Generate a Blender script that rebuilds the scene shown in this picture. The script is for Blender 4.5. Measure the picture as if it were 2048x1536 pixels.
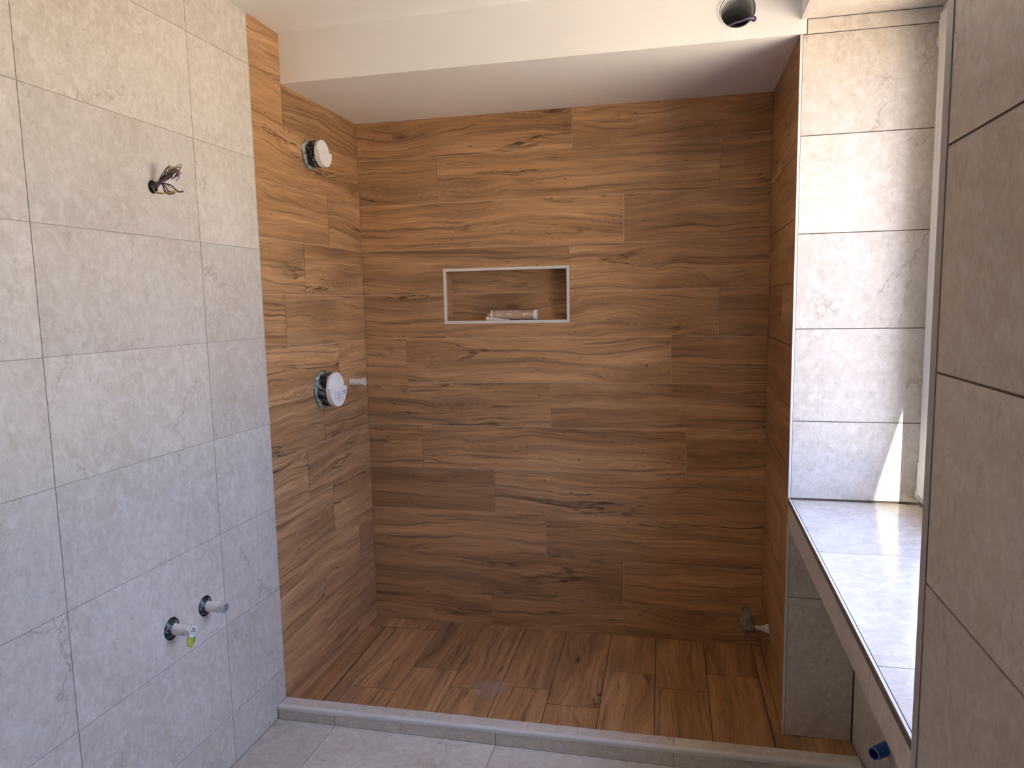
import bpy, bmesh, math, random
from mathutils import Vector, Matrix
from mathutils.geometry import tessellate_polygon

for _o in list(bpy.data.objects):
    bpy.data.objects.remove(_o)
SC = bpy.context.scene
COL = SC.collection
random.seed(4)

# ------------------------------------------------------------------ camera
CAM = Vector((1.4564, -3.1871, 1.5198))
yaw, pitch, roll = 0.2268, -0.1195, -0.0185
fw = Vector((-math.sin(yaw)*math.cos(pitch), math.cos(yaw)*math.cos(pitch), math.sin(pitch)))
r0 = Vector((math.cos(yaw), math.sin(yaw), 0)); u0 = r0.cross(fw)
rt = r0*math.cos(roll) + u0*math.sin(roll)
up = -r0*math.sin(roll) + u0*math.cos(roll)
cam = bpy.data.objects.new('camera', bpy.data.cameras.new('camera')); COL.objects.link(cam)
m = Matrix((rt, up, -fw)).transposed().to_4x4(); m.translation = CAM
cam.matrix_world = m
cam.data.sensor_width = 36; cam.data.lens = 36*1457.87/2048
cam.data.shift_x = -7.158/2048; cam.data.shift_y = 12.733/2048
cam.data.clip_start = 0.05
SC.camera = cam

# ------------------------------------------------------------------ light and exposure
EXPOSURE = 3.34
SKY = 1.0
SUN = 9.0
SUN_DIR = Vector((-0.36, 1.0, -1.42)).normalized()
world = bpy.data.worlds.new('sky'); SC.world = world; world.use_nodes = True
wn = world.node_tree.nodes; wl = world.node_tree.links
_tc = wn.new('ShaderNodeTexCoord'); _sp = wn.new('ShaderNodeSeparateXYZ'); wl.new(_tc.outputs['Generated'], _sp.inputs[0])
sky = wn.new('ShaderNodeValToRGB'); wl.new(_sp.outputs[2], sky.inputs[0])          # pale blue horizon to deeper blue zenith
for _p, _c, _n in ((0.0, (.49, .61, .90), 0), (.40, (.85, 1.07, 1.86), None), (1.0, (.60, .84, 1.74), 1)):
    _e = sky.color_ramp.elements.new(_p) if _n is None else sky.color_ramp.elements[_n]
    _e.position = _p; _e.color = (*_c, 1)
wl.new(sky.outputs[0], wn['Background'].inputs[0]); wn['Background'].inputs[1].default_value = SKY
sl = bpy.data.lights.new('sun', 'SUN'); sl.energy = SUN; sl.angle = math.radians(0.53); sl.color = (1, .92, .79)
so = bpy.data.objects.new('sun', sl); COL.objects.link(so)
so.rotation_mode = 'QUATERNION'; so.rotation_quaternion = SUN_DIR.to_track_quat('-Z', 'Y')
pl = bpy.data.lights.new('window_portal', 'AREA'); pl.shape = 'RECTANGLE'; pl.size = 1.36; pl.size_y = 1.54
pl.cycles.is_portal = True
po = bpy.data.objects.new('window_portal', pl); COL.objects.link(po)
po.location = (2.435, -1.38, 1.61); po.rotation_mode = 'QUATERNION'
po.rotation_quaternion = Vector((-1, 0, 0)).to_track_quat('-Z', 'Y')
vs = SC.view_settings
SC.display_settings.display_device = 'sRGB'
vs.view_transform = 'Standard'; vs.look = 'None'; vs.gamma = 1.0; vs.exposure = EXPOSURE; vs.use_curve_mapping = False
SC.cycles.max_bounces = 9; SC.cycles.use_adaptive_sampling = True; SC.cycles.adaptive_threshold = 0.02; SC.cycles.diffuse_bounces = 6; SC.cycles.glossy_bounces = 6
SC.cycles.transmission_bounces = 8; SC.cycles.transparent_max_bounces = 12
SC.cycles.use_denoising = True
SC.cycles.caustics_reflective = False; SC.cycles.caustics_refractive = False
SC.cycles.sample_clamp_indirect = 6.0

# ------------------------------------------------------------------ materials
class NT:
    def __init__(s, name):
        s.m = bpy.data.materials.new(name); s.m.use_nodes = True
        s.t = s.m.node_tree; s.b = s.t.nodes['Principled BSDF']
    def n(s, typ, **kw):
        x = s.t.nodes.new(typ)
        for k, v in kw.items(): setattr(x, k, v)
        return x
    def l(s, a, b): s.t.links.new(a, b)
    def val(s, x, i, v):
        if hasattr(v, 'links'): s.l(v, x.inputs[i])
        else: x.inputs[i].default_value = v
    def math(s, op, a, b=None, c=None, clamp=False):
        x = s.n('ShaderNodeMath', operation=op, use_clamp=clamp); s.val(x, 0, a)
        if b is not None: s.val(x, 1, b)
        if c is not None: s.val(x, 2, c)
        return x.outputs[0]
    def vmath(s, op, a, b):
        x = s.n('ShaderNodeVectorMath', operation=op); s.val(x, 0, a); s.val(x, 1, b); return x.outputs[0]
    def noise(s, vec, scale, detail=4, rough=.55, dist=0):
        x = s.n('ShaderNodeTexNoise'); s.l(vec, x.inputs['Vector']); x.inputs['Scale'].default_value = scale
        x.inputs['Detail'].default_value = detail; x.inputs['Roughness'].default_value = rough; x.inputs['Distortion'].default_value = dist
        return x.outputs[0]
    def ramp(s, f, stops, interp='LINEAR'):
        x = s.n('ShaderNodeValToRGB'); e = x.color_ramp.elements; x.color_ramp.interpolation = interp
        while len(e) < len(stops): e.new(.5)
        for q, (p, c) in zip(e, stops):
            q.position = p; q.color = (c, c, c, 1) if isinstance(c, (int, float)) else (*c, 1)
        s.l(f, x.inputs[0]); return x.outputs[0]
    def mix(s, f, a, b, mode='MIX'):
        x = s.n('ShaderNodeMix', data_type='RGBA', blend_type=mode)
        s.val(x, 0, f)
        for i, v in ((6, a), (7, b)):
            if hasattr(v, 'links'): s.l(v, x.inputs[i])
            else: x.inputs[i].default_value = (*v, 1)
        return x.outputs[2]
    def bump(s, h, strength, dist=.002):
        x = s.n('ShaderNodeBump'); x.inputs['Strength'].default_value = strength; x.inputs['Distance'].default_value = dist
        s.l(h, x.inputs['Height']); s.l(x.outputs[0], s.b.inputs['Normal'])
    def objco(s, spread=40.0):
        tc = s.n('ShaderNodeTexCoord'); oi = s.n('ShaderNodeObjectInfo')
        cx = s.n('ShaderNodeCombineXYZ')
        r = oi.outputs['Random']
        s.l(s.math('MULTIPLY', r, spread), cx.inputs[0])
        s.l(s.math('MULTIPLY', s.math('FRACT', s.math('MULTIPLY', r, 17.31)), spread), cx.inputs[1])
        s.l(s.math('MULTIPLY', s.math('FRACT', s.math('MULTIPLY', r, 91.7)), spread), cx.inputs[2])
        return s.vmath('ADD', tc.outputs['Object'], cx.outputs[0]), r

def plain(name, col, rough=.5, metal=0, var=0.0, scale=30):
    k = NT(name); k.b.inputs['Roughness'].default_value = rough; k.b.inputs['Metallic'].default_value = metal
    if var:
        tc = k.n('ShaderNodeTexCoord')
        f = k.noise(tc.outputs['Object'], scale, 5)
        a = tuple(c*(1-var) for c in col); b = tuple(min(1, c*(1+var)) for c in col)
        k.l(k.ramp(f, [(.3, a), (.7, b)]), k.b.inputs['Base Color'])
    else:
        k.b.inputs['Base Color'].default_value = (*col, 1)
    return k.m

def stone(name, rough):
    k = NT(name); v, r = k.objco()
    st = k.n('ShaderNodeVectorMath', operation='MULTIPLY'); k.l(v, st.inputs[0]); st.inputs[1].default_value = (1.0, .75, 1)
    v2 = st.outputs[0]
    big = k.noise(v2, 3.2, 5, .6, .4)
    base = k.ramp(big, [(.30, (.53, .468, .395)), (.48, (.59, .53, .458)), (.62, (.635, .58, .51)), (.78, (.665, .615, .55))])
    mid = k.noise(v2, 40, 8, .74, .6)
    base = k.mix(k.ramp(mid, [(.45, 0), (.62, .60)]), base, (.76, .72, .665))
    base = k.mix(k.ramp(k.noise(v2, 60, 6, .7, .6), [(.36, .34), (.47, 0)]), base, (.40, .345, .285))
    # pits and hairline veins of the stone print
    pit = k.ramp(k.noise(v2, 130, 3, .6), [(.27, 1), (.34, 0)])
    zone = k.ramp(k.noise(v2, 5.5, 2), [(.52, 0), (.64, 1)])
    base = k.mix(k.math('MULTIPLY', k.math('MULTIPLY', pit, zone), .7), base, (.20, .16, .12))
    wob = k.n('ShaderNodeTexNoise'); k.l(v2, wob.inputs['Vector']); wob.inputs['Scale'].default_value = 7; wob.inputs['Detail'].default_value = 6; wob.inputs['Roughness'].default_value = .65
    wv = k.n('ShaderNodeVectorMath', operation='MULTIPLY_ADD'); k.l(wob.outputs['Color'], wv.inputs[0]); wv.inputs[1].default_value = (.22, .22, .22); k.l(v2, wv.inputs[2])
    vo = k.n('ShaderNodeTexVoronoi', feature='DISTANCE_TO_EDGE'); k.l(wv.outputs[0], vo.inputs['Vector']); vo.inputs['Scale'].default_value = 2.6
    vein = k.ramp(vo.outputs['Distance'], [(.0015, 1), (.0085, 0)])
    vz = k.ramp(k.noise(v2, 4.7, 4), [(.51, 0), (.60, 1)])
    base = k.mix(k.math('MULTIPLY', k.math('MULTIPLY', vein, vz), .62), base, (.27, .225, .18))
    tone = k.math('MULTIPLY_ADD', k.math('FRACT', k.math('MULTIPLY', r, 37.7)), .12, .92)
    cc = k.n('ShaderNodeCombineXYZ')
    for i in range(3): k.l(tone, cc.inputs[i])
    base = k.mix(1.0, base, cc.outputs[0], 'MULTIPLY')
    k.l(base, k.b.inputs['Base Color'])
    k.l(k.math('MULTIPLY_ADD', mid, .12, rough-.06), k.b.inputs['Roughness'])
    k.bump(mid, .08, .001)
    return k.m

def oak(name, rough, tint=(1, 1, 1)):
    k = NT(name); v, r = k.objco()
    def sc(a, b, src=v):
        x = k.n('ShaderNodeVectorMath', operation='MULTIPLY'); k.l(src, x.inputs[0]); x.inputs[1].default_value = (a, b, 1); return x.outputs[0]
    # knots: scattered cells, long along the grain
    kn = k.n('ShaderNodeTexVoronoi', feature='F1'); k.l(sc(2.1, 7.5), kn.inputs['Vector']); kn.inputs['Scale'].default_value = 1.0
    d = kn.outputs['Distance']
    sep = k.n('ShaderNodeSeparateColor'); k.l(kn.outputs['Color'], sep.inputs[0])
    has = k.math('GREATER_THAN', sep.outputs[0], .46)
    sharp = k.math('MULTIPLY', k.ramp(d, [(.02, 1), (.085, 0)]), has)
    halo = k.math('MULTIPLY', k.ramp(d, [(.0, 1), (.18, .42), (.55, 0)], 'EASE'), has)
    # slow waves of the grain, pushed aside round the knots
    wob = k.noise(sc(1.7, 3.5), 1.0, 3, .5)
    off = k.math('ADD', k.math('MULTIPLY', wob, .12), k.math('MULTIPLY', halo, .05))
    cx = k.n('ShaderNodeCombineXYZ'); k.l(off, cx.inputs[1])
    vw = k.vmath('ADD', v, cx.outputs[0])
    fig = k.noise(sc(1.0, 13, vw), 1.0, 8, .66, .2)
    base = k.ramp(fig, [(.27, (.185, .094, .043)), (.42, (.268, .142, .066)), (.56, (.340, .186, .090)), (.72, (.430, .250, .128))])
    fib = k.noise(sc(4, 150, vw), 1.0, 6, .75)
    base = k.mix(.75, base, k.ramp(fib, [(.30, .62), (.64, 1.16)]), 'MULTIPLY')
    band = k.noise(sc(.8, 44, vw), 1.0, 6, .7, .1)
    base = k.mix(.8, base, k.ramp(band, [(.32, .70), (.50, 1.0), (.66, 1.14)]), 'MULTIPLY')
    base = k.mix(k.math('MULTIPLY', k.math('MULTIPLY_ADD', k.math('SINE', k.math('MULTIPLY', d, 95.0)), .5, .5), k.math('MULTIPLY', halo, .75)), base, (.150, .078, .038))
    lines = k.noise(sc(1.4, 62, vw), 1.0, 4, .6, .2)
    base = k.mix(k.ramp(lines, [(.35, .72), (.45, 0)]), base, (.115, .056, .027))
    # dark heart streaks
    con = k.noise(sc(.75, 7.5, vw), 1.0, 5, .6, .35)
    ln = k.ramp(k.math('ABSOLUTE', k.math('SUBTRACT', con, .5)), [(.003, 1), (.015, 0)])
    zone = k.ramp(k.noise(sc(1.6, 6), 1.0, 2), [(.50, 0), (.62, 1)])
    base = k.mix(k.math('MULTIPLY', k.math('MULTIPLY', ln, zone), k.ramp(k.noise(sc(14, 60), 1.0, 3, .6), [(.36, .25), (.56, .95)])), base, (.045, .022, .012))
    smoke = k.ramp(k.noise(sc(1.3, 9, vw), 1.0, 3, .5), [(.57, 0), (.74, .55)])
    base = k.mix(smoke, base, (.125, .070, .042))
    # small dark ticks
    tick = k.ramp(k.noise(sc(26, 150, vw), 1.0, 2, .5), [(.25, 1), (.315, 0)])
    base = k.mix(k.math('MULTIPLY', tick, .85), base, (.045, .022, .013))
    base = k.mix(k.math('MULTIPLY', halo, .50), base, (.120, .060, .030))
    base = k.mix(k.math('MULTIPLY', sharp, .85), base, (.040, .020, .012))
    tone = k.math('MULTIPLY_ADD', k.math('FRACT', k.math('MULTIPLY', r, 53.3)), .26, .86)
    cc = k.n('ShaderNodeCombineXYZ')
    for i in range(3): k.l(k.math('MULTIPLY', tone, tint[i]), cc.inputs[i])
    base = k.mix(1.0, base, cc.outputs[0], 'MULTIPLY')
    k.l(base, k.b.inputs['Base Color'])
    k.l(k.math('MULTIPLY_ADD', fib, .14, rough-.07), k.b.inputs['Roughness'])
    k.b.inputs['Specular IOR Level'].default_value = .4
    k.bump(fib, .12, .0008)
    return k.m

M = {}
M['stone'] = stone('beige_stone_tile', .34)
M['stone_sill'] = stone('beige_stone_sill', .17)
M['oak'] = oak('oak_plank_tile', .36, (1.58, 1.62, 1.58))
M['oak_floor'] = oak('oak_floor_tile', .40, (1.46, 1.47, 1.42))
M['grout_wood'] = plain('tan_grout', (.60, .40, .25), .9, 0, .1, 60)
M['grout_floor'] = plain('brown_grout', (.12, .065, .035), .9, 0, .2, 60)
M['grout_grey'] = plain('grey_grout', (.40, .36, .31), .9, 0, .1, 60)
M['grout_dark'] = plain('dark_grout', (.16, .12, .085), .9, 0, .1, 60)
M['white'] = plain('white_paint', (.86, .84, .815), .75, 0, .012, 5)
M['plaster'] = plain('bare_cement_plaster', (.26, .235, .21), .85, 0, .04, 4)
M['profile'] = plain('pale_edge_profile', (.70, .675, .64), .35)
M['profile_grey'] = plain('grey_edge_profile', (.48, .47, .46), .35, .1)
M['black'] = plain('rubber_and_hole_black', (.012, .012, .013), .6)  # also on discs that stand for the dark inside holes
M['pvc'] = plain('white_pvc', (.78, .77, .75), .3)
M['white_plastic'] = plain('white_plastic', (.80, .80, .79), .4)
M['print'] = plain('grey_violet_print', (.36, .36, .52), .6)
M['alu'] = plain('duct_aluminium', (.80, .80, .78), .42, .25, .05, 30)
M['steel'] = plain('dull_steel', (.66, .67, .69), .3, .6, .15, 60)
M['blue'] = plain('blue_pipe_plastic', (.012, .085, .36), .38, 0, .06, 30)
M['blue_rim'] = plain('pale_blue_cut_rim', (.20, .30, .62), .5)
M['lime'] = plain('lime_green_fill', (.42, .50, .07), .7, 0, .18, 60)
M['ground'] = plain('sunny_paving', (.44, .36, .26), .9, 0, .1, 2)
M['facade'] = plain('pale_render', (.62, .56, .47), .9, 0, .04, 3)
M['cart'] = plain('brown_cartridge_print', (.46, .31, .205), .45)
M['ivory'] = plain('ivory_plastic', (.72, .66, .56), .45)
def splash(name, dark, light, lo, hi, scale, rough=.6):
    k = NT(name); tc = k.n('ShaderNodeTexCoord')
    f = k.noise(tc.outputs['Object'], scale, 6, .65, .5)
    k.l(k.mix(k.ramp(f, [(lo, 0), (hi, 1)]), dark, light), k.b.inputs['Base Color']); k.b.inputs['Roughness'].default_value = rough
    k.bump(f, .3, .002)
    return k.m
M['valve_body'] = splash('smeared_black_plastic', (.010, .011, .016), (.33, .38, .36), .52, .62, 38)
M['membrane'] = splash('mint_membrane', (.10, .15, .135), (.42, .52, .47), .38, .58, 60, .7)
M['plug'] = splash('dusty_white_plug', (.42, .40, .36), (.80, .78, .74), .30, .46, 70, .55)
M['collar'] = splash('smeared_black_collar', (.010, .012, .016), (.40, .42, .43), .50, .64, 75, .55)
M['board'] = plain('wire_dark', (.02, .016, .016), .5)
def glass():
    k = NT('window_glass'); t = k.t
    tr = k.n('ShaderNodeBsdfTransparent'); tr.inputs[0].default_value = (.93, .95, .94, 1)
    gl = k.n('ShaderNodeBsdfGlossy'); gl.inputs['Roughness'].default_value = .02
    lw = k.n('ShaderNodeLayerWeight'); lw.inputs[0].default_value = .5
    fr = k.math('MULTIPLY_ADD', k.math('POWER', lw.outputs['Facing'], 4.0), .85, .04)
    mx = k.n('ShaderNodeMixShader'); k.l(fr, mx.inputs[0]); k.l(tr.outputs[0], mx.inputs[1]); k.l(gl.outputs[0], mx.inputs[2])
    k.l(mx.outputs[0], t.nodes['Material Output'].inputs[0]); return k.m
M['glass'] = glass()
def film():
    k = NT('crumpled_clear_plastic'); tc = k.n('ShaderNodeTexCoord')
    f = k.noise(tc.outputs['Object'], 55, 5, .6, .8)
    k.l(k.ramp(f, [(.40, (.22, .20, .16)), (.60, (.80, .77, .70))]), k.b.inputs['Base Color'])
    k.b.inputs['Transmission Weight'].default_value = .78; k.b.inputs['Roughness'].default_value = .18; k.b.inputs['IOR'].default_value = 1.3
    k.bump(f, .6, .004); return k.m
M['film'] = film()

# ------------------------------------------------------------------ builders
WM = {}
def put(o, parent, mw):
    COL.objects.link(o); WM[o] = mw
    if parent is not None:
        o.parent = parent; o.matrix_basis = WM[parent].inverted() @ mw
    else: o.matrix_basis = mw
    return o
def tag(o, label=None, cat=None, kind=None, group=None):
    if label: o['label'] = label
    if cat: o['category'] = cat
    if kind: o['kind'] = kind
    if group: o['group'] = group
    return o
def empty(name, loc, label, cat, group=None):
    o = bpy.data.objects.new(name, None); o.empty_display_size = .05
    put(o, None, Matrix.Translation(loc)); return tag(o, label, cat, None, group)
def mesh_obj(name, bm, mat, parent=None, mw=None, smooth=False):
    me = bpy.data.meshes.new(name)
    bmesh.ops.recalc_face_normals(bm, faces=bm.faces)
    bm.to_mesh(me); bm.free()
    for q in (mat if isinstance(mat, (list, tuple)) else [mat]): me.materials.append(M[q])
    if smooth:
        for p in me.polygons: p.use_smooth = True
        me.set_sharp_from_angle(angle=math.radians(35))
    return put(bpy.data.objects.new(name, me), parent, mw or (WM[parent].copy() if parent else Matrix()))
def box(bm, x0, x1, y0, y1, z0, z1):
    v = [bm.verts.new((x, y, z)) for x in (x0, x1) for y in (y0, y1) for z in (z0, z1)]
    for f in ((0, 1, 3, 2), (4, 6, 7, 5), (0, 4, 5, 1), (2, 3, 7, 6), (0, 2, 6, 4), (1, 5, 7, 3)): bm.faces.new([v[i] for i in f])
def boxes(name, lst, mat, parent=None):
    """world-coordinate boxes in one mesh; geometry is kept relative to the parent's origin"""
    bm = bmesh.new()
    off = WM[parent].translation if parent else Vector((0, 0, 0))
    for b in lst: box(bm, b[0]-off.x, b[1]-off.x, b[2]-off.y, b[3]-off.y, b[4]-off.z, b[5]-off.z)
    return mesh_obj(name, bm, mat, parent)
def lathe(prof, axis=Vector((1, 0, 0)), seg=32, base=Vector((0, 0, 0)), bm=None, mod=None, close=True):
    """prof: (t along axis, radius)"""
    bm = bm or bmesh.new(); axis = Vector(axis).normalized()
    a = axis.orthogonal().normalized()
    if abs(axis.z) < .9: a = (Vector((0, 0, 1)) - axis*axis.z).normalized()
    b = axis.cross(a); rings = []
    for i, (t, r) in enumerate(prof):
        ring = []
        for k in range(seg):
            th = 2*math.pi*k/seg; rr, tt = (mod(i, th, r, t) if mod else (r, t))
            ring.append(bm.verts.new(Vector(base) + axis*tt + (a*math.cos(th) + b*math.sin(th))*rr))
        rings.append(ring)
    for i in range(len(rings)-1):
        for k in range(seg):
            bm.faces.new((rings[i][k], rings[i][(k+1) % seg], rings[i+1][(k+1) % seg], rings[i+1][k]))
    if close: bm.faces.new(rings[0]); bm.faces.new(rings[-1])
    return bm
def tube(pts, r, seg=7, bm=None):
    bm = bm or bmesh.new(); P = [Vector(p) for p in pts]; rings = []; a = None
    for i, p in enumerate(P):
        t = (P[min(i+1, len(P)-1)] - P[max(i-1, 0)]).normalized()
        a = (a - t*a.dot(t)).normalized() if a is not None else t.orthogonal().normalized()
        b = t.cross(a)
        rings.append([bm.verts.new(p + (a*math.cos(2*math.pi*k/seg) + b*math.sin(2*math.pi*k/seg))*r) for k in range(seg)])
    for i in range(len(rings)-1):
        for k in range(seg): bm.faces.new((rings[i][k], rings[i][(k+1) % seg], rings[i+1][(k+1) % seg], rings[i+1][k]))
    bm.faces.new(rings[0]); bm.faces.new(rings[-1]); return bm
def spline(ctrl, n=6):
    P = [Vector(c) for c in ctrl]; P = [2*P[0]-P[1]] + P + [2*P[-1]-P[-2]]; out = []
    for i in range(1, len(P)-2):
        for s in range(n):
            t = s/n; a, b, c, d = P[i-1:i+3]
            out.append(.5*((2*b) + (c-a)*t + (2*a-5*b+4*c-d)*t*t + (3*b-a-3*c+d)*t**3))
    out.append(P[-2]); return out

class Plane:
    """a surface spanned by U, V through O; its pieces are slabs lying on it"""
    def __init__(s, O, U, V, mat, gap, th=.006, warp=None):
        s.O, s.U, s.V = Vector(O), Vector(U).normalized(), Vector(V).normalized(); s.N = s.U.cross(s.V)
        s.mat, s.gap, s.th, s.warp = mat, gap, th, warp
    def poly(s, name, parent, pts, holes=(), mat=None, lift=0.0):
        u0 = min(p[0] for p in pts); v0 = min(p[1] for p in pts)
        O = s.O + s.U*u0 + s.V*v0
        mw = Matrix((s.U, s.V, s.N)).transposed().to_4x4(); mw.translation = O
        def w(u, v):
            if not s.warp: return lift
            P = O + s.U*u + s.V*v; return s.warp(P.x, P.y) + lift
        loops = [[(u-u0, v-v0) for u, v in pts]] + [[(hu-u0+hr*math.cos(2*math.pi*k/28), hv-v0+hr*math.sin(2*math.pi*k/28)) for k in range(28)] for hu, hv, hr in holes]
        bm = bmesh.new(); flat = []; fr = []; bk = []
        for lp in loops:
            f = [bm.verts.new((u, v, w(u, v))) for u, v in lp]; b = [bm.verts.new((u, v, w(u, v)-s.th)) for u, v in lp]
            fr.append(f); bk.append(b); flat += f
            for i in range(len(lp)):
                j = (i+1) % len(lp); bm.faces.new((f[i], b[i], b[j], f[j]))
        if len(loops) == 1:
            bm.faces.new(fr[0]); bm.faces.new(bk[0])
        else:
            for t in tessellate_polygon([[Vector((u, v, 0)) for u, v in lp] for lp in loops]):
                try: bm.faces.new([flat[i] for i in t])
                except ValueError: pass
        return mesh_obj(name, bm, mat or s.mat, parent, mw)
    def rect(s, name, parent, u0, v0, u1, v1, holes=(), mat=None, trim=(1, 1, 1, 1), lift=0.0):
        g = s.gap/2
        a, b, c, d = u0+g*trim[0], v0+g*trim[1], u1-g*trim[2], v1-g*trim[3]
        return s.poly(name, parent, [(a, b), (c, b), (c, d), (a, d)], holes, mat, lift)
    def quad(s, name, parent, pts, mat=None):
        """four joint-to-joint corners, drawn in by half a joint"""
        c = [sum(p[i] for p in pts)/4 for i in (0, 1)]; g = s.gap/2
        return s.poly(name, parent, [(p[0] + (g if p[0] < c[0] else -g), p[1] + (g if p[1] < c[1] else -g)) for p in pts], (), mat)

# ------------------------------------------------------------------ measurements (metres)
W, YJ, YN = 1.80, -0.71, -2.05            # room width, far window jamb, near window edge
ZC, ZS, ZL = 2.515, 2.338, 2.36           # ceiling, soffit underside, window lintel
YF = -4.4                                 # wall behind the photographer
YE = -0.846                               # where the wood tiling begins on the left wall
PIT = .202
zj = lambda k: 2.172 - PIT*(k-1)
def fz(x, y): return .006*x + .019*x*max(0., min(.9, -y)) if x > 0 else 0.
BR = .003

# ------------------------------------------------------------------ floor
floor = boxes('floor', [(-.1, 2.5, YF-.1, -.86, -.12, -.003)], 'grout_grey')
tag(floor, 'bathroom floor of large beige stone tiles and sloping oak plank shower floor', 'floor', 'structure')
bm = bmesh.new()                           # sloped bed under the shower planks
gx, gy = 14, 8
vv = [[bm.verts.new((-.03+2.10*i/gx, -.86+.88*j/gy, fz(-.03+2.10*i/gx, -.86+.88*j/gy)-BR)) for j in range(gy+1)] for i in range(gx+1)]
for i in range(gx):
    for j in range(gy): bm.faces.new((vv[i][j], vv[i+1][j], vv[i+1][j+1], vv[i][j+1]))
mesh_obj('shower_bed', bm, 'grout_floor', floor)
FP = Plane((0, 0, 0), (0, 1, 0), (-1, 0, 0), 'oak_floor', .0035, .006, fz)
def fl(pts): return FP.poly('plank', floor, pts)
def plank_floor(xa_b, xb_b, xa_f, xb_f, cut, yb=-.001, yf=-.856):
    """one strip between two long joints, cut across at the given depths"""
    ys = [yb] + sorted(cut, reverse=True) + [yf]
    X = lambda b, f, y: b + (f-b)*(y/-.8)
    for a, b in zip(ys[:-1], ys[1:]):
        FP.quad('plank', floor, [(b, -X(xb_b, xb_f, b)), (a, -X(xb_b, xb_f, a)), (a, -X(xa_b, xa_f, a)), (b, -X(xa_b, xa_f, b))])
strips = [((.346, .368), (.545, .573), [-.448]), ((.545, .573), (.749, .769), [-.582]), ((.749, .769), (.944, .972), [-.540]),
          ((.944, .972), (1.149, 1.170), [-.645]), ((1.149, 1.170), (1.348, 1.372), [-.350]), ((1.348, 1.372), (1.556, 1.568), [-.455]),
          ((1.556, 1.568), (1.758, 1.770), [-.305])]
for a, b, c in strips: plank_floor(a[0], b[0], a[1], b[1], c)
plank_floor(1.758, 1.80, 1.770, 1.80, [], -.001, YJ)
FP.quad('plank', floor, [(-.856, -2.02), (YJ, -2.02), (YJ, -1.769), (-.856, -1.771)])
DX0, DX1, DXF0, DXF1 = .080, .145, .106, .168    # drain slot, back and front
X = lambda b, f, y: b + (f-b)*(y/-.8)
FP.quad('plank', floor, [(-.100, -.346), (-.001, -.346), (-.001, -.001), (-.100, -.001)])
FP.quad('plank', floor, [(-.380, -X(DX0, DXF0, -.38)), (-.100, -DX0-.003), (-.100, -.001), (-.380, -.001)])
FP.quad('plank', floor, [(-.856, -DXF0), (-.380, -X(DX0, DXF0, -.38)), (-.380, -.001), (-.856, -.001)])
FP.quad('plank', floor, [(-.640, -.364), (-.100, -.349), (-.100, -DX1-.003), (-.640, -X(DX1, DXF1, -.64))])
FP.quad('plank', floor, [(-.856, -.369), (-.640, -.364), (-.640, -X(DX1, DXF1, -.64)), (-.856, -DXF1)])
def dust():
    k = NT('pale_dust'); tc = k.n('ShaderNodeTexCoord')
    f = k.noise(tc.outputs['Object'], 22, 5, .65, .4); ln_ = k.n('ShaderNodeVectorMath', operation='LENGTH'); k.l(tc.outputs['Object'], ln_.inputs[0])
    edge = k.ramp(ln_.outputs['Value'], [(.025, 1), (.085, 0)])
    k.b.inputs['Base Color'].default_value = (.60, .47, .36, 1); k.b.inputs['Roughness'].default_value = .9
    k.l(k.math('MULTIPLY', k.math('MULTIPLY', edge, k.ramp(f, [(.35, 0), (.62, 1)])), .40), k.b.inputs['Alpha']); return k.m
M['dust'] = dust()
_p = Plane((0, 0, 0), (0, 1, 0), (-1, 0, 0), 'dust', 0, .0002, fz)
_o = _p.poly('dust_smudge', floor, [(-.575+.08*math.cos(a*.45)-.0, -.735+.095*math.sin(a*.45)) for a in range(14)], (), None, .0006)
_o.data.transform(Matrix.Translation((-.08, -.095, 0))); _o.matrix_basis = _o.matrix_basis @ Matrix.Translation((.08, .095, 0))
BF = Plane((0, 0, 0), (0, 1, 0), (-1, 0, 0), 'stone', .003, .006)
xs = [.001, .231, .835, 1.439, 1.799]; ys = [-.906, -1.507, -2.108, -2.709, -3.31, -3.911, YF]
for x0, x1 in zip(xs[:-1], xs[1:]):
    for y0, y1 in zip(ys[:-1], ys[1:]): BF.rect('tile', floor, y1, -x1, y0, -x0)
ys2 = [-.906, -1.507, YN]
for y0, y1 in zip(ys2[:-1], ys2[1:]): BF.rect('tile', floor, y1, -2.019, y0, -1.80)

# ------------------------------------------------------------------ left wall
wl_ = boxes('wall_left', [(-.25, -.0018, YF-.1, YE, -.1, 2.7)], 'grout_grey')
tag(wl_, 'left bathroom wall, beige stone tiles in front and oak plank tiles in the shower', 'wall', 'structure')
boxes('grout_bed', [(-.24, -.0022, YE, .15, -.09, 2.69)], 'grout_wood', wl_)
LS = Plane((0, 0, 0), (0, 1, 0), (0, 0, 1), 'stone', .0022)
LW = Plane((0, 0, 0), (0, 1, 0), (0, 0, 1), 'oak', .003)
bz = [0.0, .171, .4815, .792, 1.1025, 1.413, 1.7235, 2.034, 2.345, ZC]
by = [YE-.003, -1.170, -1.777, -2.385, -2.993, -3.60, YF]
PA, PB, PG, PW = (-1.424, .588), (-1.269, .592), (-1.347, .516), (-1.364, 1.862)
for z0, z1 in zip(bz[:-1], bz[1:]):
    for y0, y1 in zip(by[:-1], by[1:]):
        holes = [(q[0], q[1], r) for q, r in ((PA, .0335), (PB, .0325), (PG, .0200), (PW, .0185)) if y1 < q[0] < y0 and z0 < q[1] < z1]
        LS.rect('tile', wl_, y1, z0, y0, z1, holes)
boxes('edge_profile', [(-.004, .0006, YE-.003, YE, .0, ZC)], 'profile', wl_)
left_rows = {0: [-.640], 1: [], 2: [-.314], 3: [-.532], 4: [-.696], 5: [-.277], 6: [-.434], 7: [-.589], 8: [-.387], 9: [-.152], 10: [-.501], 11: []}
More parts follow.
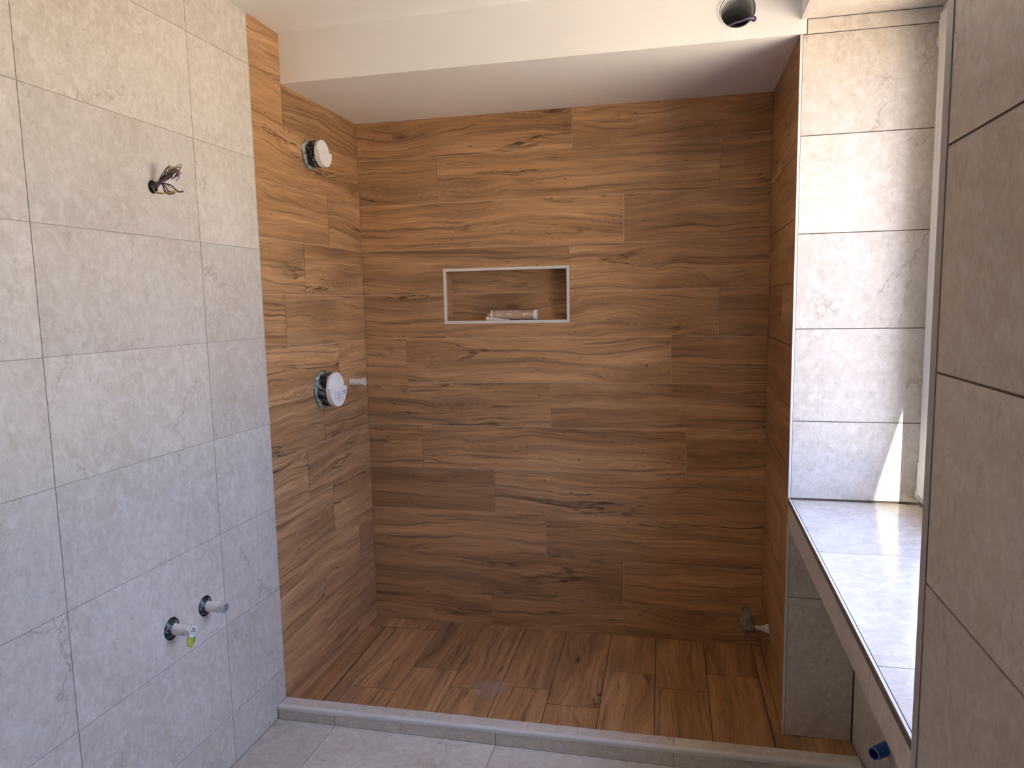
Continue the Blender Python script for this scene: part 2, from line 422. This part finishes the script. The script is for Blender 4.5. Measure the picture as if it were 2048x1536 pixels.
LW.rect('plank', wl_, YE, zj(0), -.60, ZC)
for k in range(0, 12):
    z0, z1 = (zj(k+1) if k < 11 else -.01), zj(k)
    e = [YE] + left_rows[k] + [-.0005]
    for a, b in zip(e[:-1], e[1:]):
        if k == 0 and a > -.70:
            LW.rect('plank', wl_, a, z0, b, ZS+.01); continue
        LW.rect('plank', wl_, a, z0, b, z1)

# ------------------------------------------------------------------ back wall with its niche
NX0, NX1, NZ0, NZ1, ND = .394, .971, 1.430, 1.678, .097
wb = boxes('wall_back', [(-.25, NX0, .0022, .25, -.1, 2.7), (NX1, 2.1, .0022, .25, -.1, 2.7), (NX0, NX1, .0022, .25, -.1, NZ0), (NX0, NX1, .0022, .25, NZ1, 2.7),
                         (NX0, NX1, ND+.008, .25, NZ0, NZ1)], 'grout_wood')
tag(wb, 'back wall of the shower clad in oak look plank tiles around a niche', 'wall', 'structure')
BW = Plane((0, 0, 0), (1, 0, 0), (0, 0, 1), 'oak', .003)
rows = {0: [.989], 1: [.378, 1.598], 2: [1.206], 5: [.203, 1.407], 6: [.881], 7: [.269, 1.472], 8: [.613], 9: [.853], 10: [1.204], 11: [.587]}
for k, cuts in rows.items():
    z1 = ZS+.008 if k == 0 else zj(k); z0 = zj(k+1) if k < 11 else -.005
    e = [.0005] + cuts + [W]
    for a, b in zip(e[:-1], e[1:]): BW.rect('plank', wb, a, z0, b, z1)
g = .0015
BW.poly('plank', wb, [(.001, zj(4)+g), (NX0, zj(4)+g), (NX0, NZ1), (NX1+g, NZ1), (NX1+g-.002, zj(3)-g), (.001, zj(3)-g)])
BW.rect('plank', wb, NX1+.001, zj(4), W, zj(3))
BW.rect('plank', wb, .001, zj(5), NX0, zj(4))
BW.poly('plank', wb, [(NX0+g, zj(5)+g), (1.602-g, zj(5)+g), (1.602-g, zj(4)-g), (NX1, zj(4)-g), (NX1, NZ0), (NX0+g, NZ0)])
BW.rect('plank', wb, 1.602, zj(5), W, zj(4))
nic = boxes('niche', [(NX0, NX0+.004, .001, ND+.004, NZ0, NZ1), (NX1-.004, NX1, .001, ND+.004, NZ0, NZ1), (NX0, NX1, .001, ND+.004, NZ0, NZ0+.004), (NX0, NX1, .001, ND+.004, NZ1-.004, NZ1), (NX0, NX1, ND+.004, ND+.008, NZ0, NZ1)], 'grout_wood', wb)
tag(nic, 'recessed wood tiled niche with a pale metal frame')
NB = Plane((0, ND, 0), (1, 0, 0), (0, 0, 1), 'oak', .003, .004)
NB.rect('plank', nic, NX0+.008, NZ0+.008, NX1-.008, zj(4)); NB.rect('plank', nic, NX0+.008, zj(4), NX1-.008, NZ1-.008)
NL = Plane((NX0+.010, 0, 0), (0, 1, 0), (0, 0, 1), 'oak', .003, .006)
NL.rect('plank', nic, .0, NZ0+.008, ND, zj(4)); NL.rect('plank', nic, .0, zj(4), ND, NZ1-.008)
NR = Plane((NX1-.010, 0, 0), (0, -1, 0), (0, 0, 1), 'oak', .003, .006)
NR.rect('plank', nic, -ND, NZ0+.008, 0, zj(4)); NR.rect('plank', nic, -ND, zj(4), 0, NZ1-.008)
Plane((0, 0, NZ0+.010), (1, 0, 0), (0, 1, 0), 'oak', .003, .006).rect('plank', nic, NX0+.008, 0, NX1-.008, ND)
Plane((0, 0, NZ1-.010), (1, 0, 0), (0, -1, 0), 'oak', .003, .006).rect('plank', nic, NX0+.008, -ND, NX1-.008, 0)
fwid = .0125
NF = Plane((0, -.0025, 0), (1, 0, 0), (0, 0, 1), 'profile', 0, .012)
e_ = .0004
for pts in ([(NX0, NZ0), (NX1, NZ0), (NX1-fwid, NZ0+fwid), (NX0+fwid, NZ0+fwid)], [(NX0, NZ1), (NX0+fwid, NZ1-fwid), (NX1-fwid, NZ1-fwid), (NX1, NZ1)],
            [(NX0, NZ0+e_*2), (NX0+fwid-e_, NZ0+fwid+e_), (NX0+fwid-e_, NZ1-fwid-e_), (NX0, NZ1-e_*2)], [(NX1, NZ0+e_*2), (NX1, NZ1-e_*2), (NX1-fwid+e_, NZ1-fwid-e_), (NX1-fwid+e_, NZ0+fwid+e_)]):
    NF.poly('edge_profile', nic, pts)

# ------------------------------------------------------------------ right wall, window reveal, recess under the sill
wr = boxes('wall_right', [(W+.0022, 2.44, YJ+.0022, .25, -.1, 2.7), (W+.0022, 2.44, YF-.1, YN-.0022, -.1, 2.7), (2.0222, 2.44, YN-.0022, YJ+.0022, -.1, .768)], 'grout_dark')
tag(wr, 'right wall with wood tiled shower end and beige stone tiles round the window', 'wall', 'structure')
boxes('lintel', [(W, 2.44, YN-.01, YJ+.01, ZL+.006, 2.7), (W, W+.002, YF-.1, YN, ZC-.02, 2.7)], 'white', wr)
RW = Plane((W, 0, 0), (0, -1, 0), (0, 0, 1), 'oak', .003)
rcut = {0: [], 1: [.31], 2: [], 3: [.55], 4: [.407], 5: [], 6: [.22], 7: [], 8: [.52], 9: [.34], 10: [], 11: [.25]}
for k in range(12):
    z1 = ZS+.008 if k == 0 else zj(k); z0 = zj(k+1) if k < 11 else .0
    e = [.0005] + rcut[k] + [-YJ-.004]
    for a, b in zip(e[:-1], e[1:]): RW.rect('plank', wr, a, z0, b, z1)
JB = Plane((0, YJ, 0), (1, 0, 0), (0, 0, 1), 'stone', .0032)
jz = [.8665, 1.122, 1.420, 1.718, 2.016, 2.315]
for a, b in zip(jz[:-1], jz[1:]): JB.rect('tile', wr, W+.005, a, 2.192, b)
JB.rect('tile', wr, W+.017, 2.315, 2.192, ZL)
boxes('edge_profile', [(W-.002, W+.005, YJ-.0015, YJ+.008, .866, 2.316)], 'profile', wr)
UL = Plane((0, 0, ZL), (0, 1, 0), (1, 0, 0), 'stone', .003)
ly = [YJ, -1.210, -1.815, YN]
for a, b in zip(ly[:-1], ly[1:]): UL.rect('tile', wr, b, W+.004, a, 2.192)
boxes('edge_profile', [(W-.001, W+.004, YN, YJ, ZL-.001, ZL+.008)], 'profile', wr)
NW = Plane((W, 0, 0), (0, -1, 0), (0, 0, 1), 'stone', .0036)
nz = [0., .198, .500, .804, 1.109, 1.413, 1.718, 2.023, 2.328, ZC]; ny = [-YN+.0245, 2.655, 3.26, 3.865, -YF]
for a, b in zip(nz[:-1], nz[1:]):
    for c, d in zip(ny[:-1], ny[1:]): NW.rect('tile', wr, c, a, d, b)
boxes('edge_profile', [(W-.0012, W+.006, YN-.0235, YN+.001, .0, ZL)], 'profile_grey', wr)
NJ = Plane((0, YN, 0), (-1, 0, 0), (0, 0, 1), 'stone', .003)
for a, b in zip([.8665, 1.122, 1.420, 1.718, 2.016], [1.122, 1.420, 1.718, 2.016, ZL]): NJ.rect('tile', wr, -2.192, a, -W-.006, b)
# recess below the sill
PN = Plane((0, YJ, 0), (1, 0, 0), (0, 0, 1), 'stone', .003)
PN.rect('tile', wr, W+.005, .036, 2.0175, .526); PN.rect('tile', wr, W+.005, .526, 2.0175, .769)
boxes('edge_profile', [(W-.002, W+.005, YJ-.0015, YJ+.008, .033, .769)], 'profile', wr)
RC = Plane((2.02, 0, 0), (0, -1, 0), (0, 0, 1), 'stone', .003)
RC.rect('tile', wr, -YJ+.004, .02, 1.30, .769); RC.rect('tile', wr, 1.30, 0, 1.90, .769); RC.rect('tile', wr, 1.90, 0, -YN, .769)

# ------------------------------------------------------------------ window and sill
win = boxes('window_1', [(2.190, 2.255, YJ-.05, YJ, .872, ZL), (2.190, 2.255, YN, YN+.05, .872, ZL), (2.190, 2.255, YN+.05, YJ-.05, .872, .922), (2.190, 2.255, YN+.05, YJ-.05, ZL-.05, ZL)], 'pvc')
tag(win, 'white plastic window at the end of the tiled reveal above the sill', 'window', 'structure')
boxes('sash', [(2.170, 2.236, YJ-.105, YJ-.046, .906, ZL-.036), (2.170, 2.236, YN+.046, YN+.105, .906, ZL-.036), (2.170, 2.236, YN+.105, YJ-.105, .906, .966), (2.170, 2.236, YN+.105, YJ-.105, ZL-.096, ZL-.036)], 'pvc', win)
boxes('pane', [(2.198, 2.206, YN+.10, YJ-.10, .96, ZL-.09)], 'glass', win)
for z0, z1 in ((2.235, 2.315), (.885, 1.000)):
    h = boxes('hinge', [(2.176, 2.190, YJ-.036, YJ-.016, z0, z1), (2.171, 2.176, YJ-.031, YJ-.021, z0+.006, z0+.03)], 'white_plastic', win)
hd = boxes('handle', [(2.156, 2.170, YN+.06, YN+.09, 1.58, 1.65), (2.120, 2.156, YN+.068, YN+.082, 1.61, 1.624), (2.112, 2.126, YN+.066, YN+.084, 1.50, 1.632)], 'white_plastic', win)
boxes('outer_sill', [(2.255, 2.48, YN-.01, YJ+.01, .85, .865)], 'facade', win)
zs = lambda y: .862 + (y-YJ)*.0105                 # the sill dips a little towards the room's front
sill = boxes('trim_1', [(W+.012, 2.188, YN, YJ, .772, .838)], 'grout_dark')
tag(sill, 'deep beige stone window sill with fascia and metal edge over the recess', 'sill', 'structure')
SLW = Plane((0, 0, .862), (0, 1, 0), (-1, 0, 0), 'stone_sill', .0028, .008, lambda x, y: (y-YJ)*.0105)
for a, b in zip([YJ-.004, -1.210, -1.815], [-1.210, -1.815, YN]): SLW.rect('tile', sill, b, -2.189, a, -W-.007)
def strip(name, x0, x1, dz0, dz1, mat, y0=YN, y1=YJ):
    bm = bmesh.new()
    v = [bm.verts.new((x, y, zs(y)+d)) for x in (x0, x1) for y in (y0, y1) for d in (dz0, dz1)]
    for f in ((0, 1, 3, 2), (4, 6, 7, 5), (0, 4, 5, 1), (2, 3, 7, 6), (0, 2, 6, 4), (1, 5, 7, 3)): bm.faces.new([v[i] for i in f])
    return mesh_obj(name, bm, mat, sill)
tag(strip('edge_profile', W+.0005, W+.0055, -.010, .0008, 'profile'), 'bright metal edging along the top of the sill')
strip('dark_edge_strip', W-.001, W+.0012, -.015, -.0015, 'grout_dark')  # dark strip just below the sill's pale edge profile
FA = Plane((W-.001, 0, 0), (0, -1, 0), (0, 0, 1), 'stone', .003, .008)
for a, b in zip([-YJ, 1.200, 1.795], [1.200, 1.795, -YN]):
    FA.poly('tile', sill, [(a+.001, .770), (b-.001, .770), (b-.001, zs(-b)-.0155), (a+.001, zs(-a)-.0155)])
Plane((0, 0, .770), (0, 1, 0), (1, 0, 0), 'stone', .003).rect('tile', sill, YN, W+.008, YJ, 2.02)

# ------------------------------------------------------------------ ceiling, soffit, front wall, outdoors
ceil = boxes('ceiling', [(-.25, 2.44, YF-.1, .25, ZC, 2.75)], 'white')
tag(ceil, 'smooth white painted ceiling with a boxed soffit over the shower', 'ceiling', 'structure')
SXR, SYL, SYR, SZR = W+.0155, -.642, -.712, 2.3175
VC, VR = (1.612, 2.410), .0545                      # air duct hole in the soffit face (x, z)
bm = bmesh.new()
yfront = lambda x: SYL + (SYR-SYL)*x/SXR
outer = [(-.004, ZS), (SXR, SZR), (SXR, ZC+.005), (-.004, ZC+.005)]
hole = [(VC[0]+VR*math.cos(2*math.pi*k/48), VC[1]+VR*math.sin(2*math.pi*k/48)) for k in range(48)]
vs_ = [bm.verts.new((x, yfront(x), z)) for x, z in outer+hole]
for t in tessellate_polygon([[Vector((x, z, 0)) for x, z in lp] for lp in (outer, hole)]): bm.faces.new([vs_[i] for i in t])
rim = [bm.verts.new((x, yfront(x)+.012, z)) for x, z in hole]
for k in range(48): bm.faces.new((vs_[4+k], vs_[4+(k+1) % 48], rim[(k+1) % 48], rim[k]))
n_ = 24
b0 = [vs_[0]] + [bm.verts.new((-.004+(SXR+.004)*i/n_, yfront(-.004+(SXR+.004)*i/n_), ZS+(SZR-ZS)*i/n_)) for i in range(1, n_)] + [vs_[1]]
b1 = [bm.verts.new((-.004+(SXR+.004)*i/n_, .004, ZS)) for i in range(n_+1)]
for i in range(n_): bm.faces.new((b0[i], b0[i+1], b1[i+1], b1[i]))
mesh_obj('soffit', bm, 'white', ceil)
wf = boxes('wall_front', [(-.25, 2.44, YF-.25, YF-.001, -.1, 2.7)], 'plaster')
tag(wf, 'bare cement plaster wall behind the photographer', 'wall', 'structure')
gr = boxes('ground', [(2.441, 300, -300, 300, -.35, -.2)], 'ground'); tag(gr, 'sunlit pale paving outside the window', 'ground', 'structure')
we = boxes('sun_block_post', [(3.18, 3.78, -5.0, -4.5, -.2, 6.27)], 'facade'); tag(we, 'added pale post outdoors, out of view, keeping the sun off the sill', 'wall', 'structure')  # added unseen post that blocks the sun from the sill

# ------------------------------------------------------------------ shower curb and drain
cz = lambda x: .053 + .0085*x
def curb_prism(name, x0, x1, sect, mat, parent):
    bm = bmesh.new(); R = []
    for x in (x0, x1): R.append([bm.verts.new((x, y, h if h <= .001 else cz(x)+h-.06)) for y, h in sect])
    n = len(sect)
    for i in range(n): bm.faces.new((R[0][i], R[0][(i+1) % n], R[1][(i+1) % n], R[1][i]))
    bm.faces.new(R[0]); bm.faces.new(R[1])
    return mesh_obj(name, bm, mat, parent)
curb = curb_prism('trim_2', .004, 2.012, [(-.9025, -.01), (-.848, -.01), (-.848, .0575), (-.9025, .0575)], 'grout_dark', None)
tag(curb, 'low beige tiled shower curb with a rounded metal edge', 'curb', 'structure')
for a, b in zip([.003, 1.438], [1.438, 2.012]):
    curb_prism('tile', a+.001, b-.001, [(-.8945, .054), (-.847, .054), (-.847, .060), (-.8945, .060)], 'stone', curb)
for a, b in zip([.003, .231, .835, 1.438], [.231, .835, 1.438, 2.012]):
    curb_prism('tile', a+.001, b-.001, [(-.9065, .0005), (-.9015, .0005), (-.9015, .0425), (-.9065, .0425)], 'stone', curb)
curb_prism('edge_profile', .002, 2.012, [(-.895, .0585), (-.895, .0606), (-.9030, .0600), (-.9062, .0570), (-.9075, .0530), (-.9075, .0435), (-.9055, .0435)], 'profile', curb)

dr = empty('shower_drain', (.12, -.45, .0), 'long narrow shower drain with a wood tile cover along the left wall', 'drain')
def drain_bar(name, off0, off1, z0, z1, mat, y0=-.852, y1=-.100):
    bm = bmesh.new(); o = WM[dr].translation; vvv = []
    for xs_ in (off0, off1):
        for y in (y0, y1):
            for z in (z0, z1): vvv.append(bm.verts.new(Vector((xs_(y), y, fz(xs_(y), y)+z)) - o))
    for f in ((0, 1, 3, 2), (4, 6, 7, 5), (0, 4, 5, 1), (2, 3, 7, 6), (0, 2, 6, 4), (1, 5, 7, 3)): bm.faces.new([vvv[i] for i in f])
    return mesh_obj(name, bm, mat, dr)
xl = lambda y: X(DX0, DXF0, y); xr = lambda y: X(DX1, DXF1, y)
drain_bar('channel', lambda y: xl(y)-.002, lambda y: xr(y)+.002, -.012, -.0052, 'black', -.854, -.0985)
FPd = Plane((0, 0, 0), (0, 1, 0), (-1, 0, 0), 'oak_floor', 0, .006, fz)
cov = FPd.poly('cover', dr, [(-.850, -xr(-.85)+.0055), (-.1065, -xr(-.106)+.0055), (-.1065, -xl(-.106)-.0075), (-.850, -xl(-.85)-.0075)])
drain_bar('frame_bar', lambda y: xr(y)-.0042, lambda y: xr(y)-.0034, -.006, -.0002, 'steel', -.852, -.104)

# ------------------------------------------------------------------ things in the left wall
def valve(y, z, r, prot, label, printed):
    t = empty('shower_valve_body', (0, y, z), label, 'valve')
    rnd = random.Random(int(r*1e4)); ph = [rnd.uniform(0, 6.28) for _ in range(4)]
    def wav(i, th, rr, tt):
        s = .05*math.sin(3*th+ph[0]) + .035*math.sin(7*th+ph[1]) + .02*math.sin(13*th+ph[2])
        return rr*(1 + (s if i in (1, 2) else s*.4)), tt + (.003*math.sin(5*th+ph[3]) if i in (2, 3) else 0)
    mesh_obj('hole', lathe([(.0003, r*1.10), (.0008, r*1.06)], (1, 0, 0), 40), 'black', t)  # black disc painted as the dark gap round the body
    mesh_obj('membrane_collar', lathe([(.0006, r*1.02), (.0015, r*1.08), (.008, r*1.05), (.013, r*.99), (.010, r*.9)], (1, 0, 0), 48, mod=wav, close=False), 'membrane', t, smooth=True)
    mesh_obj('body', lathe([(-.004, r*.96), (prot*.55, r*.97), (prot*.55, r*.99), (prot-.012, r*.99), (prot-.012, r*.9)], (1, 0, 0), 48), 'valve_body', t, smooth=True)
    mesh_obj('cap', lathe([(prot-.012, r*.985), (prot-.002, r), (prot, r*.985)], (1, 0, 0), 48), 'white_plastic', t, smooth=True)
    # raised lower flap of the cap, cut straight across and standing out a little to the back wall's side
    c = math.asin(.12); n = 36; pts = [(r*1.0*math.cos(a), r*1.0*math.sin(a)) for a in [c*-1+0.0 - (math.pi+0.0-2*c)*0 - k*(math.pi-2*c+2*c)/n for k in range(n+1)]]
    pts = [(yy*1.03, zz) for yy, zz in pts if zz < .12*r]
    pts = [(r*1.06, .12*r)] + pts + [(-r*.99, .12*r)]
    bm = bmesh.new(); A = [bm.verts.new((prot-.010, yy, zz)) for yy, zz in pts]; B = [bm.verts.new((prot+.009, yy*.985, zz*.985 if zz < 0 else zz)) for yy, zz in pts]
    bm.faces.new(A); bm.faces.new(B)
    for i in range(len(pts)): bm.faces.new((A[i], A[(i+1) % len(pts)], B[(i+1) % len(pts)], B[i]))
    fp = mesh_obj('cap_flap', bm, 'white_plastic', t)
    if printed:
        bm = bmesh.new(); rr = random.Random(8)
        for col in range(4):
            yy = -.034 + col*.0215
            for k in range(rr.choice((3, 4))):
                zz = -.010 - k*.011 - .004*rr.random()
                if yy*yy + zz*zz < (.054)**2: box(bm, prot+.009, prot+.0094, yy, yy+rr.uniform(.006, .012), zz-.005, zz)
        box(bm, prot+.009, prot+.0094, .044, .056, -.024, -.006)
        box(bm, prot+.009, prot+.0094, -.004, -.001, -.052, -.006)
        tag(mesh_obj('printed_marks', bm, 'print', fp, WM[t].copy()), 'rows of small violet grey print on the white flap')
    return t
valve(-.452, 2.120, .0525, .062, 'smaller round mixer body with plain white cap, high on wood wall', False)
valve(-.434, 1.178, .0715, .062, 'large black mixer body with printed white cap at mid height', True)

def stub(name, y, z, r, ln, hole, label, hexr, endmat, group=None, collar='collar', tilt=(0, 0)):
    t = empty(name, (0, y, z), label, 'pipe', group)
    ax = Vector((1, tilt[0], tilt[1])).normalized()
    mesh_obj('hole', lathe([(-.0016, hole*.995), (-.0011, hole*.99)], (1, 0, 0), 32), 'black', t)  # flat black disc in place of the hole's dark depth
    if collar: mesh_obj('collar', lathe([(-.001, hole*.86), (.003, hole*.80), (.007, r*1.25), (.010, r*1.05)], (1, 0, 0), 28, base=(0, -.002, -.001),
        mod=lambda i, th, rr, tt: (rr*(1+.08*math.sin(4*th+y*40)), tt)), collar, t, smooth=True)
    mesh_obj('pipe', lathe([(-.002, r*1.06), (.010, r), (ln*.80, r*.97)], ax, 24), 'plug', t, smooth=True)
    bm = bmesh.new(); pr = [(ln*.76, hexr*.98), (ln, hexr), (ln, hexr*.74), (ln*.80, hexr*.72)]
    mesh_obj('hex_end', lathe(pr, ax, 6), endmat, t)
    return t
stub('pipe_stub', *PA, .0165, .071, .0335, 'white pipe plug with open hexagonal end, nearer of the lower pair', .0185, 'white_plastic', tilt=(0, -.04))
stub('pipe_stub', *PB, .0165, .072, .0325, 'white pipe plug with dull grey end, nearer the wood of the lower pair', .0180, 'steel', tilt=(0, -.03))
stub('pipe_stub', -.172, 1.180, .0145, .070, .024, 'short dusty pipe plug beside the large mixer, next to the back corner', .0165, 'plug', collar=None)

t = empty('wall_hole', (0, *PG), 'small round hole with lime green fill below the nearer white pipe plug', 'hole')
mesh_obj('rim', lathe([(-.0016, .0198), (-.0012, .0195)], (1, 0, 0), 30), 'black', t)
def drip(i, th, rr, tt): return rr*(1 + .5*max(0, math.cos(th-math.pi-.25))**9), tt
mesh_obj('fill', lathe([(-.0011, .0165), (.0006, .0162), (.0012, .013)], (1, 0, 0), 40, base=(0, -.0022, -.001), mod=drip), 'lime', t)

# loose wires
t = empty('wire_bundle', (0, *PW), 'bundle of loose coloured electrical wires sticking out of the beige wall', 'wires')
mesh_obj('hole', lathe([(-.0016, .0183), (-.0012, .018)], (1, 0, 0), 28), 'black', t)  # black backing disc, dark painted in instead of a deep hole
mesh_obj('conduit', lathe([(-.001, .0150), (.0035, .0150), (.0035, .0118), (-.001, .0118)], (1, 0, 0), 24, base=(0, .002, -.001), close=False), 'board', t, smooth=True)
cols = {'violet': (.16, .10, .30), 'yellow': (.55, .42, .06), 'brown': (.16, .06, .03), 'blue': (.05, .09, .30), 'dark': (.03, .02, .02), 'grey': (.30, .28, .27), 'red_brown': (.24, .07, .05)}
for c, v in cols.items(): M['w_'+c] = plain('wire_'+c, v, .4)
rw = random.Random(12)
seq = ['violet', 'yellow', 'brown', 'blue', 'yellow', 'red_brown', 'dark', 'violet', 'brown', 'grey', 'yellow', 'blue', 'dark', 'red_brown', 'violet', 'brown', 'yellow', 'dark', 'grey', 'yellow', 'violet', 'red_brown', 'blue', 'yellow', 'brown', 'grey']
for i, c in enumerate(seq):
    a = rw.uniform(0, 6.28); q = rw.uniform(.002, .010); s = Vector((0, q*math.cos(a), q*math.sin(a)))
    if i in (4, 10):         # yellow green ones running out low
        pts = [s, (.012, -.004, -.012-.002*i/4), (.040, .0, -.020), (.078, .006, -.020+.001*i)]
    elif i % 3 == 2:         # dark ends hanging down
        tipx = rw.uniform(.035, .080)
        pts = [s, (.018, rw.uniform(-.006, .008), .010), (tipx*.75, rw.uniform(-.004, .012), .012-.002*i/3), (tipx, rw.uniform(0, .012), -.014-.008*rw.random()), (tipx+.014, .010, -.012-.012*rw.random())]
    else:                    # swept up and folded over
        tx = rw.uniform(.045, .078); tz = rw.uniform(.034, .056)
        pts = [s, (.016, rw.uniform(-.006, .008), rw.uniform(-.002, .012)), (tx*.68, rw.uniform(-.004, .012), tz*.62), (tx, rw.uniform(0, .014), tz), (tx+rw.uniform(.002, .012), .010+rw.uniform(-.004, .010), tz-rw.uniform(-.004, .014)), (tx+rw.uniform(-.012, .004), rw.uniform(0, .012), tz-rw.uniform(.010, .030))]
    mesh_obj('wire', tube(spline(pts, 6), .00125, 6), 'w_'+c, t, smooth=True)

# ------------------------------------------------------------------ soffit duct and its cable
t = empty('ventilation_duct', (VC[0], yfront(VC[0]), VC[1]), 'round spiral aluminium air duct opening in the white soffit face', 'duct')
prof = []
for k in range(0, 73):
    tt = .006 + k*.0055; prof.append((tt, .0532 - (.0030 if k % 3 == 0 else 0)))
mesh_obj('pipe', lathe(prof, (0, 1, 0), 48, close=False), 'alu', t, smooth=True)
mesh_obj('spiral_seam', tube([(.0524*math.cos(a*.2), .008+.0135*a*.2/6.283, .0524*math.sin(a*.2)) for a in range(560)], .0011, 5), 'profile_grey', t, smooth=True)
mesh_obj('dark_end', lathe([(.402, .053), (.404, .053)], (0, 1, 0), 32), 'black', t)  # black disc closes the duct, its dark depth painted on
mesh_obj('cut_edge', lathe([(-.0012, .0550), (-.0012, .0572), (.001, .0578)], (0, 1, 0), 48, close=False, mod=lambda i, th, r, q: (r*(1+.008*math.sin(11*th)+.006*math.sin(23*th)), q)), 'white', t)
t = empty('duct_cable', (1.661, yfront(1.661)-.001, 2.377), 'violet and white cable looped from a small hole into the air duct', 'cable')
mesh_obj('grommet', lathe([(-.002, .0042), (-.002, .0075), (.001, .0080), (.001, .004)], (0, 1, 0), 20, close=False), 'black', t)
for i, (c, dz) in enumerate((('violet', .0015), ('grey', -.0008), ('violet', -.003))):
    mesh_obj('wire', tube(spline([(.001, .001, dz), (-.004, -.007, dz+.0005), (-.018, -.007, .0006+dz), (-.034, .006, dz), (-.052, .022, dz+.002), (-.066, .028, -.001+dz), (-.082, .036, -.002+dz)], 6), .0013, 6), 'w_'+c, t, smooth=True)

# ------------------------------------------------------------------ bottle-capped pipe in the far right corner
bt = empty('capped_pipe', (W, -.255, .206), 'white pipe capped with a crumpled clear plastic bottle end, in the dark shower corner', 'pipe')
mesh_obj('pipe', lathe([(-.004, .0095), (.075, .0090)], (-1, 0, .02), 20), 'white_plastic', bt, smooth=True)
mesh_obj('collar', lathe([(-.001, .019), (.003, .017), (.018, .0115), (.022, .010)], (-1, 0, 0), 24, mod=lambda i, th, r, q: (r*(1+.12*math.sin(5*th)), q)), 'plug', bt, smooth=True)
P0 = Vector((-.086, .020, .075)); P1 = Vector((-.087, -.055, -.004))
L_ = (P1-P0).length
def crum(i, th, r, q):
    s = .05*math.sin(5*th+i) + .04*math.sin(9*th+2.1*i)
    star = .006*max(0, math.cos(5*th)) if i in (10, 11) else 0
    return r*(1+s), q - star*(1 if i == 11 else .5)
bp = [(0, .010), (.003, .0165), (.018, .0180), (.030, .0190), (.040, .0240), (.050, .0300), (.062, .0335), (.075, .0330), (.088, .0335), (.098, .0320), (.103, .0240), (.100, .0100), (.097, .003)]
mesh_obj('bottle_end', lathe(bp, P1-P0, 40, base=P0, mod=crum), 'film', bt, smooth=True)

# ------------------------------------------------------------------ blue pipe in the recess
b = empty('blue_pipe', (2.02, -1.118, .274), 'open blue plastic pipe end sticking out of the recess under the sill', 'pipe')
prt = [(-.004, .0200), (.051, .0188)]
mesh_obj('pipe', lathe([(-.012, .0185), (.0, .0182), (.056, .0176), (.056, .0150), (-.003, .0150)], (-.76, -.62, -.02), 32, close=False), 'blue', b, smooth=True)
mesh_obj('cut_rim', lathe([(.0555, .0179), (.0570, .0177), (.0570, .0150), (.0555, .0148)], (-.76, -.62, -.02), 32, close=False), 'blue_rim', b, smooth=True)
mesh_obj('collar', lathe([(-.001, .0245), (.002, .0240), (.004, .0205)], (-1, 0, 0), 30), 'profile_grey', b, smooth=True)
mesh_obj('inside', lathe([(.001, .0152), (.003, .0150)], (-.76, -.62, -.02), 24), 'blue', b)

# ------------------------------------------------------------------ sealant cartridge and its nozzle in the niche
NZF = NZ0 + .010
ca = empty('sealant_cartridge', (.712, .040, NZF+.0245), 'brown printed sealant cartridge with white caps lying in the wall niche', 'cartridge')
cax = (1, .05, 0)
mesh_obj('tube', lathe([(-.098, .0232), (.092, .0232)], cax, 36), 'cart', ca, smooth=True)
mesh_obj('end_cap', lathe([(-.107, .018), (-.106, .0238), (-.097, .0242), (-.096, .0232)], cax, 36), 'ivory', ca, smooth=True)
tag(mesh_obj('end_cap', lathe([(.090, .0232), (.091, .0245), (.103, .0245), (.105, .022), (.104, .018)], cax, 36), 'white_plastic', ca, smooth=True), 'white bottom cap')
mesh_obj('threaded_neck', lathe([(-.106, .0075), (-.112, .0085), (-.115, .0072), (-.119, .0080), (-.123, .0065)], cax, 20), 'ivory', ca, smooth=True)
M['print_white'] = plain('pale_print', (.66, .58, .50), .6)
bm = bmesh.new(); rc_ = random.Random(5)
def patch(x, ang, w, h):
    R_ = .02335; n = 2; q = []
    for i in range(n+1):
        a = math.radians(ang) + h*(i/n-.5)/R_
        for xx in (x, x+w): q.append(bm.verts.new((xx, -R_*math.cos(a)+xx*.05, R_*math.sin(a))))
    for i in range(n): bm.faces.new((q[2*i], q[2*i+1], q[2*i+3], q[2*i+2]))
for base, ang, cnt, w in ((-.080, 48, 3, .005), (-.056, 48, 1, .006), (-.048, 48, 3, .004), (-.022, 50, 1, .016), (.002, 48, 3, .006), (-.080, 10, 2, .004), (-.066, 8, 2, .005), (-.030, 12, 3, .006), (.044, 14, 1, .014), (.062, 14, 2, .004), (.074, 12, 2, .006)):
    for k in range(cnt): patch(base+k*(w+.0022), ang+rc_.uniform(-5, 5), w, rc_.uniform(.004, .010))
for k in range(7): patch(-.075+k*.022, 33, .016, .0007)
mesh_obj('printed_label', bm, 'print_white', ca)
nz_ = empty('cartridge_nozzle', (.592, .016, NZF+.010), 'pale tapered cartridge nozzle lying in front of the sealant cartridge', 'nozzle')
mesh_obj('cone', lathe([(.010, .0088), (.012, .0072), (.070, .0042), (.106, .0022)], (1, -.05, -.062), 20), 'ivory', nz_, smooth=True)
mesh_obj('threaded_base', lathe([(-.004, .0098), (.010, .0098), (.0105, .0088)], (1, -.05, -.062), 12), 'ivory', nz_, smooth=True)
